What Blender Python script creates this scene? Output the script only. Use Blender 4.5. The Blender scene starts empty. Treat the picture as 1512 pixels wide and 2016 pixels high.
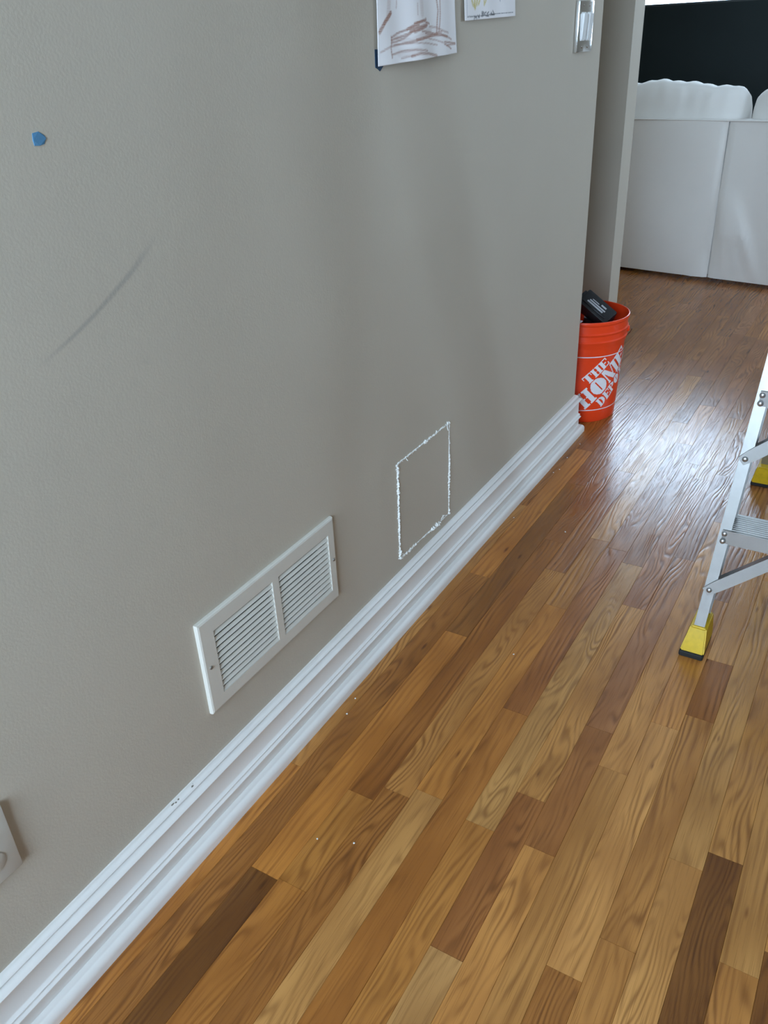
import bpy, bmesh, math, random
from mathutils import Vector, Matrix, Euler
R = math.radians
scene = bpy.context.scene
col = scene.collection
random.seed(7)

# ------------------------------------------------------------------ camera
cam_d = bpy.data.cameras.new('camera')
cam_d.sensor_fit = 'VERTICAL'; cam_d.sensor_height = 36.0; cam_d.lens = 29.275
cam_d.clip_start = 0.02; cam_d.clip_end = 100
cam = bpy.data.objects.new('camera', cam_d); col.objects.link(cam)
cam.location = (0.8549, 0.0, 1.2539)
cam.rotation_euler = (1.0543210, 0.0433800, 0.5326783)
scene.camera = cam

# ------------------------------------------------------------------ sky, window portals, exposure
CEIL = 2.60
Y0, Y1 = -2.0, 6.9          # near and far walls
X0, X1 = -3.0, 3.2          # left wall of the far room, right wall
FWIN = (-1.15, 0.22, 0.95, 2.42)      # far window: x0 x1 z0 z1
NWIN = (0.10, 1.62, 0.60, 2.52)       # window behind the viewer
RWIN = (3.60, 4.65, 1.05, 2.10)       # window in the right wall: y0 y1 z0 z1
world = bpy.data.worlds.new('sky'); scene.world = world
world.use_nodes = True
wn = world.node_tree.nodes; wl = world.node_tree.links
wn['Background'].inputs['Color'].default_value = (0.59, 0.76, 1.0, 1)
wn['Background'].inputs['Strength'].default_value = 23.0
def portal(name, loc, rot, sx, sy):
    d = bpy.data.lights.new(name, 'AREA'); d.shape = 'RECTANGLE'; d.size = sx; d.size_y = sy
    d.cycles.is_portal = True
    o = bpy.data.objects.new(name, d); col.objects.link(o); o.location = loc; o.rotation_euler = rot
portal('portal_far', ((FWIN[0]+FWIN[1])/2, Y1+0.14, (FWIN[2]+FWIN[3])/2), (R(-90), 0, 0), FWIN[1]-FWIN[0], FWIN[3]-FWIN[2])
portal('portal_near', ((NWIN[0]+NWIN[1])/2, Y0-0.14, (NWIN[2]+NWIN[3])/2), (R(90), 0, 0), NWIN[1]-NWIN[0], NWIN[3]-NWIN[2])
portal('portal_right', (X1+0.14, (RWIN[0]+RWIN[1])/2, (RWIN[2]+RWIN[3])/2), (0, R(90), 0), RWIN[3]-RWIN[2], RWIN[1]-RWIN[0])
scene.view_settings.view_transform = 'Standard'
scene.view_settings.look = 'None'
scene.view_settings.gamma = 1.0
scene.view_settings.use_curve_mapping = False
scene.view_settings.exposure = 0.10
scene.cycles.max_bounces = 7
scene.cycles.diffuse_bounces = 3
scene.cycles.glossy_bounces = 3
scene.cycles.adaptive_threshold = 0.04
scene.cycles.adaptive_min_samples = 20
scene.cycles.sample_clamp_indirect = 6.0

# ------------------------------------------------------------------ helpers
def new_bm(): return bmesh.new()
def bm_box(bm, x0, x1, y0, y1, z0, z1):
    v = [bm.verts.new(p) for p in ((x0,y0,z0),(x1,y0,z0),(x1,y1,z0),(x0,y1,z0),(x0,y0,z1),(x1,y0,z1),(x1,y1,z1),(x0,y1,z1))]
    for f in ((3,2,1,0),(4,5,6,7),(0,1,5,4),(1,2,6,5),(2,3,7,6),(3,0,4,7)):
        bm.faces.new([v[i] for i in f])
    return v
def bm_bevel(bm, w, seg=2):
    bmesh.ops.bevel(bm, geom=bm.edges[:], offset=w, segments=seg, affect='EDGES', profile=0.5, clamp_overlap=True)
def bm_lathe(bm, prof, n=48, close=False):
    rings = []
    for r, z in prof:
        rings.append([bm.verts.new((r*math.cos(2*math.pi*i/n), r*math.sin(2*math.pi*i/n), z)) for i in range(n)])
    for a, b in zip(rings, rings[1:]):
        for i in range(n):
            bm.faces.new((a[i], a[(i+1)%n], b[(i+1)%n], b[i]))
    if close:
        bm.faces.new(list(reversed(rings[0]))); bm.faces.new(rings[-1])
    return rings
def bm_tube(bm, pts, r, n=8, caps=True):
    pts = [Vector(p) for p in pts]; prev = None; rings = []
    for i, p in enumerate(pts):
        t = (pts[min(i+1,len(pts)-1)] - pts[max(i-1,0)]).normalized()
        a = Vector((0,0,1)) if abs(t.z) < 0.9 else Vector((1,0,0))
        if prev is not None: a = prev
        u = (a - t*a.dot(t)).normalized(); w = t.cross(u); prev = u
        rings.append([bm.verts.new(p + (u*math.cos(2*math.pi*k/n) + w*math.sin(2*math.pi*k/n))*r) for k in range(n)])
    for a, b in zip(rings, rings[1:]):
        for k in range(n): bm.faces.new((a[k], a[(k+1)%n], b[(k+1)%n], b[k]))
    if caps:
        bm.faces.new(list(reversed(rings[0]))); bm.faces.new(rings[-1])
def bm_extrude_profile(bm, prof, path, closed=True):
    """prof: list of 2-D points; path: list of (origin, u, v) frames"""
    rings = [[bm.verts.new(Vector(o) + Vector(u)*a + Vector(v)*b) for a, b in prof] for o, u, v in path]
    n = len(prof); m = n if closed else n-1
    for A, B in zip(rings, rings[1:]):
        for k in range(m): bm.faces.new((A[k], A[(k+1)%n], B[(k+1)%n], B[k]))
    if closed:
        bm.faces.new(list(reversed(rings[0]))); bm.faces.new(rings[-1])
def obj(name, bm, mat, parent=None, smooth=False, loc=None):
    bmesh.ops.recalc_face_normals(bm, faces=bm.faces[:])
    me = bpy.data.meshes.new(name); bm.to_mesh(me); bm.free()
    if smooth:
        me.polygons.foreach_set('use_smooth', [True]*len(me.polygons))
        me.set_sharp_from_angle(angle=R(38))
    me.materials.append(mat)
    o = bpy.data.objects.new(name, me); col.objects.link(o)
    if loc is not None: o.location = loc
    if parent is not None: o.parent = parent
    return o
def empty(name, loc=(0,0,0), rz=0.0):
    o = bpy.data.objects.new(name, None); col.objects.link(o)
    o.location = loc; o.rotation_euler = (0,0,rz); o.empty_display_size = 0.1
    return o
def tag(o, label, cat=None, group=None, kind=None):
    o['label'] = label
    if cat: o['category'] = cat
    if group: o['group'] = group
    if kind: o['kind'] = kind
    return o

# ------------------------------------------------------------------ materials
def mat(name, color=(0.5,0.5,0.5), rough=0.5, metal=0.0, spec=0.5, noise=None, bump=None, coat=0.0):
    """noise=(scale, amount) varies the colour; bump=(scale, strength, distance)"""
    m = bpy.data.materials.new(name); m.use_nodes = True
    nt = m.node_tree; b = nt.nodes['Principled BSDF']
    b.inputs['Base Color'].default_value = (*color, 1)
    b.inputs['Roughness'].default_value = rough
    b.inputs['Metallic'].default_value = metal
    b.inputs['Specular IOR Level'].default_value = spec
    if coat: b.inputs['Coat Weight'].default_value = coat; b.inputs['Coat Roughness'].default_value = 0.1
    tc = nt.nodes.new('ShaderNodeTexCoord')
    if noise:
        n = nt.nodes.new('ShaderNodeTexNoise'); n.inputs['Scale'].default_value = noise[0]; n.inputs['Detail'].default_value = 4
        nt.links.new(tc.outputs['Object'], n.inputs['Vector'])
        mx = nt.nodes.new('ShaderNodeMix'); mx.data_type = 'RGBA'
        a = noise[1]
        mx.inputs[6].default_value = (*[max(0,c*(1-a)) for c in color], 1); mx.inputs[7].default_value = (*[min(1,c*(1+a)) for c in color], 1)
        nt.links.new(n.outputs['Fac'], mx.inputs[0]); nt.links.new(mx.outputs[2], b.inputs['Base Color'])
    if bump:
        n = nt.nodes.new('ShaderNodeTexNoise'); n.inputs['Scale'].default_value = bump[0]; n.inputs['Detail'].default_value = 3
        nt.links.new(tc.outputs['Object'], n.inputs['Vector'])
        bp = nt.nodes.new('ShaderNodeBump'); bp.inputs['Strength'].default_value = bump[1]; bp.inputs['Distance'].default_value = bump[2]
        nt.links.new(n.outputs['Fac'], bp.inputs['Height']); nt.links.new(bp.outputs['Normal'], b.inputs['Normal'])
    return m
class NG:
    """small node-building helper"""
    def __init__(s, m): s.nt = m.node_tree
    def node(s, t, **kw):
        n = s.nt.nodes.new(t)
        for k, v in kw.items(): setattr(n, k, v)
        return n
    def put(s, inp, v):
        if hasattr(v, 'node'): s.nt.links.new(v, inp)
        else: inp.default_value = v
    def math(s, op, a, b=None, c=None, clamp=False):
        n = s.node('ShaderNodeMath', operation=op, use_clamp=clamp)
        for i, v in enumerate((a, b, c)):
            if v is not None: s.put(n.inputs[i], v)
        return n.outputs[0]
    def comb(s, x, y, z):
        n = s.node('ShaderNodeCombineXYZ')
        for i, v in enumerate((x, y, z)): s.put(n.inputs[i], v)
        return n.outputs[0]
    def noise(s, vec, scale=1.0, detail=2.0, rough=0.5, dist=0.0):
        n = s.node('ShaderNodeTexNoise'); s.put(n.inputs['Vector'], vec)
        n.inputs['Scale'].default_value = scale; n.inputs['Detail'].default_value = detail
        n.inputs['Roughness'].default_value = rough; n.inputs['Distortion'].default_value = dist
        return n.outputs['Fac']
    def ss(s, v, a, b, lo=0.0, hi=1.0):
        n = s.node('ShaderNodeMapRange', interpolation_type='SMOOTHSTEP')
        s.put(n.inputs['Value'], v); s.put(n.inputs['From Min'], a); s.put(n.inputs['From Max'], b)
        n.inputs['To Min'].default_value = lo; n.inputs['To Max'].default_value = hi
        return n.outputs['Result']
    def mix(s, f, a, b, blend='MIX'):
        n = s.node('ShaderNodeMix', data_type='RGBA', blend_type=blend)
        s.put(n.inputs[0], f)
        for i, v in ((6, a), (7, b)): s.put(n.inputs[i], v if hasattr(v, 'node') else (*v, 1))
        return n.outputs[2]

def oak_material():
    m = bpy.data.materials.new('oak_floor'); m.use_nodes = True
    g = NG(m); b = m.node_tree.nodes['Principled BSDF']
    tc = g.node('ShaderNodeTexCoord'); oi = g.node('ShaderNodeObjectInfo')
    sp = g.node('ShaderNodeSeparateXYZ'); g.nt.links.new(tc.outputs['Object'], sp.inputs[0])
    rnd = oi.outputs['Random']
    off = g.math('MULTIPLY', rnd, 91.0)
    x = sp.outputs['X']; y = sp.outputs['Y']
    off2 = g.math('MULTIPLY', rnd, 37.7)
    # flowing figure: slow warp stretched along the board
    warp = g.noise(g.comb(g.math('MULTIPLY', x, 17.0), g.math('MULTIPLY_ADD', y, 3.0, off), off2), 1.0, 1.5, 0.5)
    # boards differ: some straight-grained, some with cathedral figure
    fig = g.math('MULTIPLY_ADD', g.math('FRACT', g.math('MULTIPLY', rnd, 13.37)), 12.0, 2.5)
    ph = g.math('ADD', g.math('MULTIPLY', x, 70.0), g.math('MULTIPLY', warp, fig))
    ring = g.math('MULTIPLY_ADD', g.math('SINE', g.math('MULTIPLY', ph, 6.2832)), 0.5, 0.5)
    ring = g.math('POWER', ring, 1.8)
    breakup = g.noise(g.comb(g.math('MULTIPLY', x, 30.0), g.math('MULTIPLY_ADD', y, 3.5, off2), off), 1.0, 2.0, 0.6)
    ring = g.math('MULTIPLY', ring, g.ss(breakup, 0.30, 0.70))
    pores = g.noise(g.comb(g.math('MULTIPLY', x, 620.0), g.math('MULTIPLY_ADD', y, 11.0, off), off2), 1.0, 1.5, 0.65)
    pore_d = g.ss(pores, 0.52, 0.72)
    blotch = g.noise(g.comb(g.math('MULTIPLY', x, 14.0), g.math('MULTIPLY_ADD', y, 4.0, off2), off), 1.0, 1.0, 0.5)
    streak = g.noise(g.comb(g.math('MULTIPLY', x, 34.0), g.math('MULTIPLY_ADD', y, 3.4, off), g.math('ADD', off2, 5.3)), 1.0, 1.5, 0.55, 0.5)
    streak_d = g.ss(streak, 0.66, 0.80)
    vor = g.node('ShaderNodeTexVoronoi'); vor.inputs['Scale'].default_value = 1.0
    g.put(vor.inputs['Vector'], g.comb(g.math('MULTIPLY', x, 24.0), g.math('MULTIPLY_ADD', y, 5.5, off), off2))
    knot = g.ss(g.math('ADD', vor.outputs['Distance'], g.math('MULTIPLY', breakup, 0.16)), 0.08, 0.19, 1.0, 0.0)
    base = oi.outputs['Color']
    c = g.mix(g.ss(blotch, 0.25, 0.75), g.mix(1.0, base, (0.78,0.72,0.66), 'MULTIPLY'), g.mix(1.0, base, (1.16,1.18,1.22), 'MULTIPLY'))
    c = g.mix(g.math('MULTIPLY', ring, 0.8), c, g.mix(1.0, base, (0.42,0.34,0.27), 'MULTIPLY'))
    c = g.mix(g.math('MULTIPLY', pore_d, 0.45), c, g.mix(1.0, base, (0.45,0.38,0.32), 'MULTIPLY'))
    c = g.mix(g.math('MULTIPLY', streak_d, 0.6), c, g.mix(1.0, base, (0.30,0.22,0.18), 'MULTIPLY'))
    c = g.mix(g.math('MULTIPLY', knot, 0.8), c, g.mix(1.0, base, (0.22,0.14,0.10), 'MULTIPLY'))
    g.nt.links.new(c, b.inputs['Base Color'])
    g.put(b.inputs['Roughness'], g.math('MULTIPLY_ADD', pores, 0.08, 0.20))
    b.inputs['Specular IOR Level'].default_value = 0.5
    h = g.math('ADD', g.math('MULTIPLY', ring, -0.6), g.math('MULTIPLY', pore_d, -0.25))
    lump = warp
    h = g.math('ADD', h, g.math('MULTIPLY', lump, 1.6))
    bp = g.node('ShaderNodeBump'); bp.inputs['Strength'].default_value = 0.85; bp.inputs['Distance'].default_value = 0.00072
    g.put(bp.inputs['Height'], h); g.nt.links.new(bp.outputs['Normal'], b.inputs['Normal'])
    return m
OAK = oak_material()

def wall_material():
    m = bpy.data.materials.new('wall_paint'); m.use_nodes = True
    g = NG(m); b = m.node_tree.nodes['Principled BSDF']
    geo = g.node('ShaderNodeNewGeometry'); sp = g.node('ShaderNodeSeparateXYZ'); g.nt.links.new(geo.outputs['Position'], sp.inputs[0])
    X, Y, Z = sp.outputs
    base = (0.57, 0.505, 0.410)
    n = g.noise(geo.outputs['Position'], 3.0, 3.0)
    c = g.mix(n, tuple(v*0.96 for v in base), tuple(v*1.04 for v in base))
    # curved grey scuff and a few smudges rubbed on the long wall
    dz = g.math('SUBTRACT', Z, 0.9282)
    q = g.math('ADD', g.math('ADD', 0.6046, g.math('MULTIPLY', dz, 2.863)), g.math('MULTIPLY', g.math('MULTIPLY', dz, dz), -7.78))
    wob = g.math('MULTIPLY', g.math('SUBTRACT', g.noise(geo.outputs['Position'], 25.0, 2.0), 0.5), 0.006)
    d = g.math('ABSOLUTE', g.math('ADD', g.math('SUBTRACT', Y, q), wob))
    line = g.math('MULTIPLY', g.ss(d, 0.001, 0.0135, 1.0, 0.0), g.math('MULTIPLY', g.ss(Z, 0.925, 0.952), g.ss(Z, 1.0, 1.045, 1.0, 0.0)))
    line = g.math('MULTIPLY', line, g.ss(X, -0.002, -0.0005))
    sm = g.noise(g.comb(0.0, g.math('MULTIPLY', Y, 14.0), g.math('MULTIPLY', Z, 22.0)), 1.0, 4.0, 0.6)
    zone = g.math('MULTIPLY', g.ss(g.math('ABSOLUTE', g.math('SUBTRACT', Y, 0.76)), 0.02, 0.12, 1.0, 0.0), g.ss(g.math('ABSOLUTE', g.math('SUBTRACT', Z, 0.885)), 0.01, 0.05, 1.0, 0.0))
    smd = g.math('MULTIPLY', zone, g.ss(sm, 0.55, 0.75))
    fac = g.math('ADD', g.math('MULTIPLY', line, 0.36), g.math('MULTIPLY', smd, 0.18), clamp=True)
    c = g.mix(fac, c, (0.2, 0.2, 0.195))
    g.nt.links.new(c, b.inputs['Base Color'])
    b.inputs['Roughness'].default_value = 0.55
    b.inputs['Specular IOR Level'].default_value = 0.35
    bn = g.noise(geo.outputs['Position'], 260.0, 2.0)
    bl = g.noise(geo.outputs['Position'], 40.0, 2.0)
    bp = g.node('ShaderNodeBump'); bp.inputs['Strength'].default_value = 0.35; bp.inputs['Distance'].default_value = 0.0006
    g.put(bp.inputs['Height'], g.math('ADD', bn, bl)); g.nt.links.new(bp.outputs['Normal'], b.inputs['Normal'])
    return m
WALL = wall_material()
CEILM = mat('ceiling_paint', (0.78,0.78,0.76), 0.8, noise=(4, 0.02))
WALL_PLAIN = mat('wall_paint_plain', (0.57,0.505,0.41), 0.55, spec=0.35, noise=(3, 0.03))
TRIM = mat('white_trim_paint', (0.93,0.89,0.84), 0.32, noise=(14, 0.03), bump=(60, 0.12, 0.0008))
SUB = mat('subfloor', (0.04,0.025,0.015), 0.9, noise=(20, 0.2))
VENTM = mat('vent_enamel', (0.72,0.675,0.59), 0.38, noise=(30, 0.04))
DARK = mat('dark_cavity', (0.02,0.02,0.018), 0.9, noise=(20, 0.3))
SCREW = mat('screw_steel', (0.35,0.34,0.32), 0.35, 0.9, noise=(200, 0.2))
GYP = mat('torn_gypsum', (0.86,0.84,0.79), 0.9, noise=(300, 0.12), bump=(500, 0.8, 0.001))
PLATE = mat('ivory_plastic', (0.66,0.63,0.56), 0.35, noise=(40, 0.03))
METALPLATE = mat('polished_plate_metal', (0.78,0.78,0.78), 0.14, 1.0, noise=(60, 0.04))
WHITEP = mat('white_plastic', (0.86,0.86,0.84), 0.3, noise=(40, 0.03))
TAPE = mat('painters_tape', (0.09,0.25,0.42), 0.7, noise=(200, 0.12), bump=(400, 0.4, 0.0004))
TAPE_DARK = mat('navy_tape', (0.025,0.06,0.115), 0.7, noise=(200, 0.12))
ORANGE = mat('orange_plastic', (0.90,0.060,0.012), 0.33, noise=(30, 0.05))
WPRINT = mat('white_print', (0.86,0.82,0.84), 0.45, noise=(80, 0.04))
BLACKP = mat('black_plastic', (0.012,0.012,0.013), 0.42, noise=(60, 0.25), bump=(300, 0.3, 0.0003))
REDP = mat('red_plastic', (0.30,0.012,0.014), 0.4, noise=(60, 0.1))
GREYPRINT = mat('grey_print', (0.42,0.41,0.42), 0.5, noise=(80, 0.08))
ALU = mat('brushed_aluminium', (0.40,0.39,0.37), 0.42, 0.75, noise=(45, 0.10), bump=(180, 0.15, 0.0004))
RIVET = mat('rivet_metal', (0.52,0.54,0.56), 0.3, 0.95, noise=(90, 0.1))
YELLOW = mat('yellow_boot_plastic', (0.66,0.43,0.012), 0.5, noise=(90, 0.22), bump=(120, 0.3, 0.0006))
RUBBER = mat('black_rubber', (0.012,0.012,0.012), 0.75, noise=(120, 0.3), bump=(300, 0.4, 0.0005))
SOFA = mat('white_slipcover', (0.84,0.80,0.75), 0.85, spec=0.2, noise=(8, 0.03), bump=(500, 0.35, 0.0006))
SCREEN = mat('dark_screen', (0.005,0.010,0.010), 0.5, spec=0.2, noise=(5, 0.3))
TVCASE = mat('television_case', (0.010,0.014,0.014), 0.5, noise=(30, 0.2))
def glass_material():
    m = bpy.data.materials.new('window_glass'); m.use_nodes = True
    g = NG(m); nt = m.node_tree; nt.nodes.remove(nt.nodes['Principled BSDF'])
    t = g.node('ShaderNodeBsdfTransparent'); t.inputs[0].default_value = (0.96,0.98,0.97,1)
    gl = g.node('ShaderNodeBsdfGlossy'); gl.inputs['Roughness'].default_value = 0.02
    fr = g.node('ShaderNodeFresnel'); fr.inputs['IOR'].default_value = 1.45
    mx = g.node('ShaderNodeMixShader')
    nt.links.new(fr.outputs[0], mx.inputs[0]); nt.links.new(t.outputs[0], mx.inputs[1]); nt.links.new(gl.outputs[0], mx.inputs[2])
    nt.links.new(mx.outputs[0], nt.nodes['Material Output'].inputs[0])
    return m
GLASS = glass_material()
def painted(name, rough=0.8):
    """material reading the per-vertex ink colour drawn on a sheet"""
    m = bpy.data.materials.new(name); m.use_nodes = True
    g = NG(m); b = m.node_tree.nodes['Principled BSDF']
    a = g.node('ShaderNodeAttribute', attribute_name='ink')
    tc = g.node('ShaderNodeTexCoord')
    n = g.noise(tc.outputs['Object'], 420.0, 3.0, 0.6)
    c = g.mix(g.math('MULTIPLY', g.ss(n, 0.35, 0.7), 0.16), a.outputs['Color'], (0.92,0.88,0.87))
    g.nt.links.new(c, b.inputs['Base Color']); b.inputs['Roughness'].default_value = rough
    return m
PAPER = painted('drawing_paper')

# ------------------------------------------------------------------ the setting
def boxes(name, lst, m, label, parent=None, kind='structure', cat='wall'):
    bm = new_bm()
    for b in lst: bm_box(bm, *b)
    o = obj(name, bm, m, parent)
    if parent is None: tag(o, label, cat, kind=kind)
    return o
YE = 2.668        # end of the long wall
T = 0.12
DUCT = (0.790, 1.150, 0.262, 0.409)
boxes('wall_left', [(-T, 0, Y0, DUCT[0], 0, CEIL), (-T, 0, DUCT[1], YE, 0, CEIL), (-T, 0, DUCT[0], DUCT[1], 0, DUCT[2]), (-T, 0, DUCT[0], DUCT[1], DUCT[3], CEIL)], WALL, 'long grey painted wall with the vent and the cut-out patch')
boxes('wall_hall', [(X0, -T, YE-T, YE, 0, CEIL)], WALL_PLAIN, 'grey wall turning left round the corner behind the orange bucket')
boxes('wall_doorway', [(X0, -0.124, 3.413, 3.54, 0, CEIL)], WALL_PLAIN, 'shaded wall stub of the doorway between bucket and white sofa')
boxes('wall_far_left', [(X0-T, X0, YE-T, Y1, 0, CEIL)], WALL_PLAIN, 'left wall of the far living room')
boxes('wall_right', [(X1, X1+T, Y0, RWIN[0], 0, CEIL), (X1, X1+T, RWIN[1], Y1, 0, CEIL), (X1, X1+T, RWIN[0], RWIN[1], 0, RWIN[2]), (X1, X1+T, RWIN[0], RWIN[1], RWIN[3], CEIL)], WALL_PLAIN, 'plain grey wall on the right of the ladder')
def window_wall(name, yw0, yw1, x0, x1, w, label):
    boxes(name, [(x0, w[0], yw0, yw1, 0, CEIL), (w[1], x1, yw0, yw1, 0, CEIL), (w[0], w[1], yw0, yw1, 0, w[2]), (w[0], w[1], yw0, yw1, w[3], CEIL)], WALL_PLAIN, label)
window_wall('wall_far', Y1, Y1+T, X0-T, X1+T, FWIN, 'far living room wall with the bright window')
window_wall('wall_near', Y0-T, Y0, -T, X1+T, NWIN, 'near wall with the window that lights the grey wall')
boxes('ceiling', [(X0-T, X1+T, Y0-T, Y1+T, CEIL, CEIL+0.1)], CEILM, 'flat white ceiling over both rooms', cat='ceiling')
def window(name, loc, rz, w, label):
    root = empty(name, loc, rz); tag(root, label, 'window', kind='structure')
    hw = (w[1]-w[0])/2; h = w[3]-w[2]; f = 0.05
    for nm, b in (('jamb', (-hw, -hw+f, -0.04, 0.04, 0, h)), ('jamb', (hw-f, hw, -0.04, 0.04, 0, h)), ('sill', (-hw+f, hw-f, -0.05, 0.05, 0, f)), ('head', (-hw+f, hw-f, -0.04, 0.04, h-f, h)), ('mullion', (-0.02, 0.02, -0.02, 0.02, f, h-f))):
        bm = new_bm(); bm_box(bm, *b); bm_bevel(bm, 0.004, 1); obj(nm, bm, TRIM, root)
    for s in (-1, 1):
        bm = new_bm(); a, c = sorted((s*0.02, s*(hw-f))); bm_box(bm, a, c, -0.003, 0.003, f, h-f); obj('pane', bm, GLASS, root)
window('window_1', ((FWIN[0]+FWIN[1])/2, Y1+0.06, FWIN[2]), 0, FWIN, 'bright white-framed window beyond the dark screen')
window('window_2', ((NWIN[0]+NWIN[1])/2, Y0-0.06, NWIN[2]), 0, NWIN, 'white-framed window behind the viewer')
window('window_3', (X1+0.06, (RWIN[0]+RWIN[1])/2, RWIN[2]), R(90), RWIN, 'tall white-framed window in the right wall')

# floor: a dark base with every oak strip laid on it
floor = boxes('floor', [(X0-T, X1+T, Y0-T, Y1+T, -0.06, -0.019)], SUB, 'oak strip floor running along the wall into the far room', cat='floor')
PITCH, SEAM0, GAP = 0.05722, 0.1736, 0.0003
def plank_bm(bm, x0, x1, y0, y1, z=0.0, bev=0.0004, be=0.0001):
    a = [bm.verts.new(p) for p in ((x0,y0,-0.018),(x1,y0,-0.018),(x1,y1,-0.018),(x0,y1,-0.018))]
    b = [bm.verts.new(p) for p in ((x0,y0,z-bev),(x1,y0,z-bev),(x1,y1,z-bev),(x0,y1,z-bev))]
    c = [bm.verts.new(p) for p in ((x0+bev,y0+be,z),(x1-bev,y0+be,z),(x1-bev,y1-be,z),(x0+bev,y1-be,z))]
    for lo, hi in ((a, b), (b, c)):
        for i in range(4): bm.faces.new((lo[i], lo[(i+1)%4], hi[(i+1)%4], hi[i]))
    bm.faces.new(c)
TONE = {'honey': (0.36,0.175,0.052), 'tan': (0.37,0.20,0.075), 'blond': (0.42,0.245,0.105), 'dark': (0.155,0.070,0.022), 'brown': (0.255,0.118,0.036),
        'red': (0.250,0.116,0.043), 'mauve': (0.275,0.135,0.064), 'pale': (0.40,0.235,0.10), 'grey': (0.36,0.225,0.11)}
ROWS = {   # (start, tone) of each strip, measured along the wall from the viewer
 -3: [(-0.3,'honey'),(0.916,'tan'),(2.1,'brown')],
 -2: [(-0.1,'brown'),(1.695,'honey'),(2.55,'brown')],
 -1: [(-0.2,'dark'),(0.686,'honey'),(1.441,'brown'),(2.30,'red')],
 0: [(-0.4,'honey'),(0.69,'honey'),(0.913,'brown'),(1.945,'red'),(2.7,'mauve')],
 1: [(-0.1,'brown'),(0.95,'tan'),(1.804,'mauve'),(2.45,'tan')],
 2: [(-0.5,'pale'),(0.35,'blond'),(0.976,'honey'),(1.653,'tan'),(2.008,'pale')],
 3: [(0.05,'honey'),(1.259,'red'),(1.98,'mauve')],
 4: [(-0.1,'honey'),(0.956,'pale'),(1.924,'red'),(2.6,'mauve')],
 5: [(-0.3,'grey'),(0.708,'red'),(1.061,'tan'),(1.737,'mauve'),(2.5,'tan')],
 6: [(-0.1,'tan'),(0.957,'red'),(1.291,'mauve'),(2.013,'red')],
 7: [(-0.2,'honey'),(0.55,'tan'),(1.197,'pale'),(2.25,'mauve')],
 8: [(-0.2,'brown'),(0.766,'blond'),(1.363,'tan'),(1.86,'mauve')],
 9: [(-0.1,'tan'),(0.85,'tan'),(1.417,'brown'),(1.62,'pale')],
 10: [(0.0,'blond'),(1.05,'pale'),(2.0,'tan')],
 11: [(-0.1,'dark'),(1.094,'tan'),(1.9,'mauve')],
 12: [(0.0,'tan'),(0.899,'pale'),(1.7,'red')],
 13: [(-0.2,'dark'),(0.95,'tan'),(1.75,'tan')],
}
rr = random.Random(21)
tones = ['honey','tan','tan','brown','red','mauve','pale','brown','mauve']
far_dim_tones = ['brown','red','brown','mauve','dark','red','honey']  # darker mix: dimness of the far room put into the plank colours
rest = new_bm(); nplank = 0
kmin, kmax = math.floor((X0-SEAM0)/PITCH), math.ceil((X1-SEAM0)/PITCH)
for k in range(kmin, kmax+1):
    x0 = SEAM0 + k*PITCH + GAP/2; x1 = x0 + PITCH - GAP
    segs = []; spec = ROWS.get(k)
    ymin = Y0 if x1 > 0.0 else YE - T
    if spec:
        y = spec[0][0]
        for i, (s, t) in enumerate(spec):
            e = spec[i+1][0] if i+1 < len(spec) else s + rr.uniform(0.5, 1.0)
            segs.append((s, e, t))
        y = segs[-1][1]
        if segs[0][0] > ymin: segs.insert(0, (ymin, segs[0][0], rr.choice(tones)))
    else:
        y = ymin - rr.uniform(0, 0.6)
    while y < Y1:
        L = rr.uniform(0.35, 1.15); segs.append((y, min(y+L, Y1), rr.choice(tones if y < 2.4 else far_dim_tones))); y += L
    for s, e, t in segs:
        s = max(s, ymin)
        if e - s < 0.02: continue
        z = rr.uniform(-0.0001, 0.0)
        inview = (-0.75 < x0 < 1.10) and (e > 0.25) and (s < 5.3) and not (x0 > 0.80 and s > 2.2) and not (x1 < 0.03 and e < 2.6)
        if inview:
            bm = new_bm(); xc, yc = (x0+x1)/2, (s+e)/2
            plank_bm(bm, x0-xc, x1-xc, s-yc+0.0002, e-yc-0.0002, z)
            o = obj('plank', bm, OAK, floor, loc=(xc, yc, 0)); nplank += 1
            v = rr.uniform(0.90, 1.10); w = rr.uniform(0.96, 1.04)
            c = [p*q for p, q in zip(TONE[t], (1.38, 1.10, 0.70))]; o.color = (c[0]*v, c[1]*v*w, c[2]*v*w*w, 1)
        else:
            plank_bm(rest, x0, x1, s+0.0002, e-0.0002, z)
o = obj('plank', rest, OAK, floor); o.color = (0.33,0.16,0.06,1); o['kind'] = 'stuff'

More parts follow.
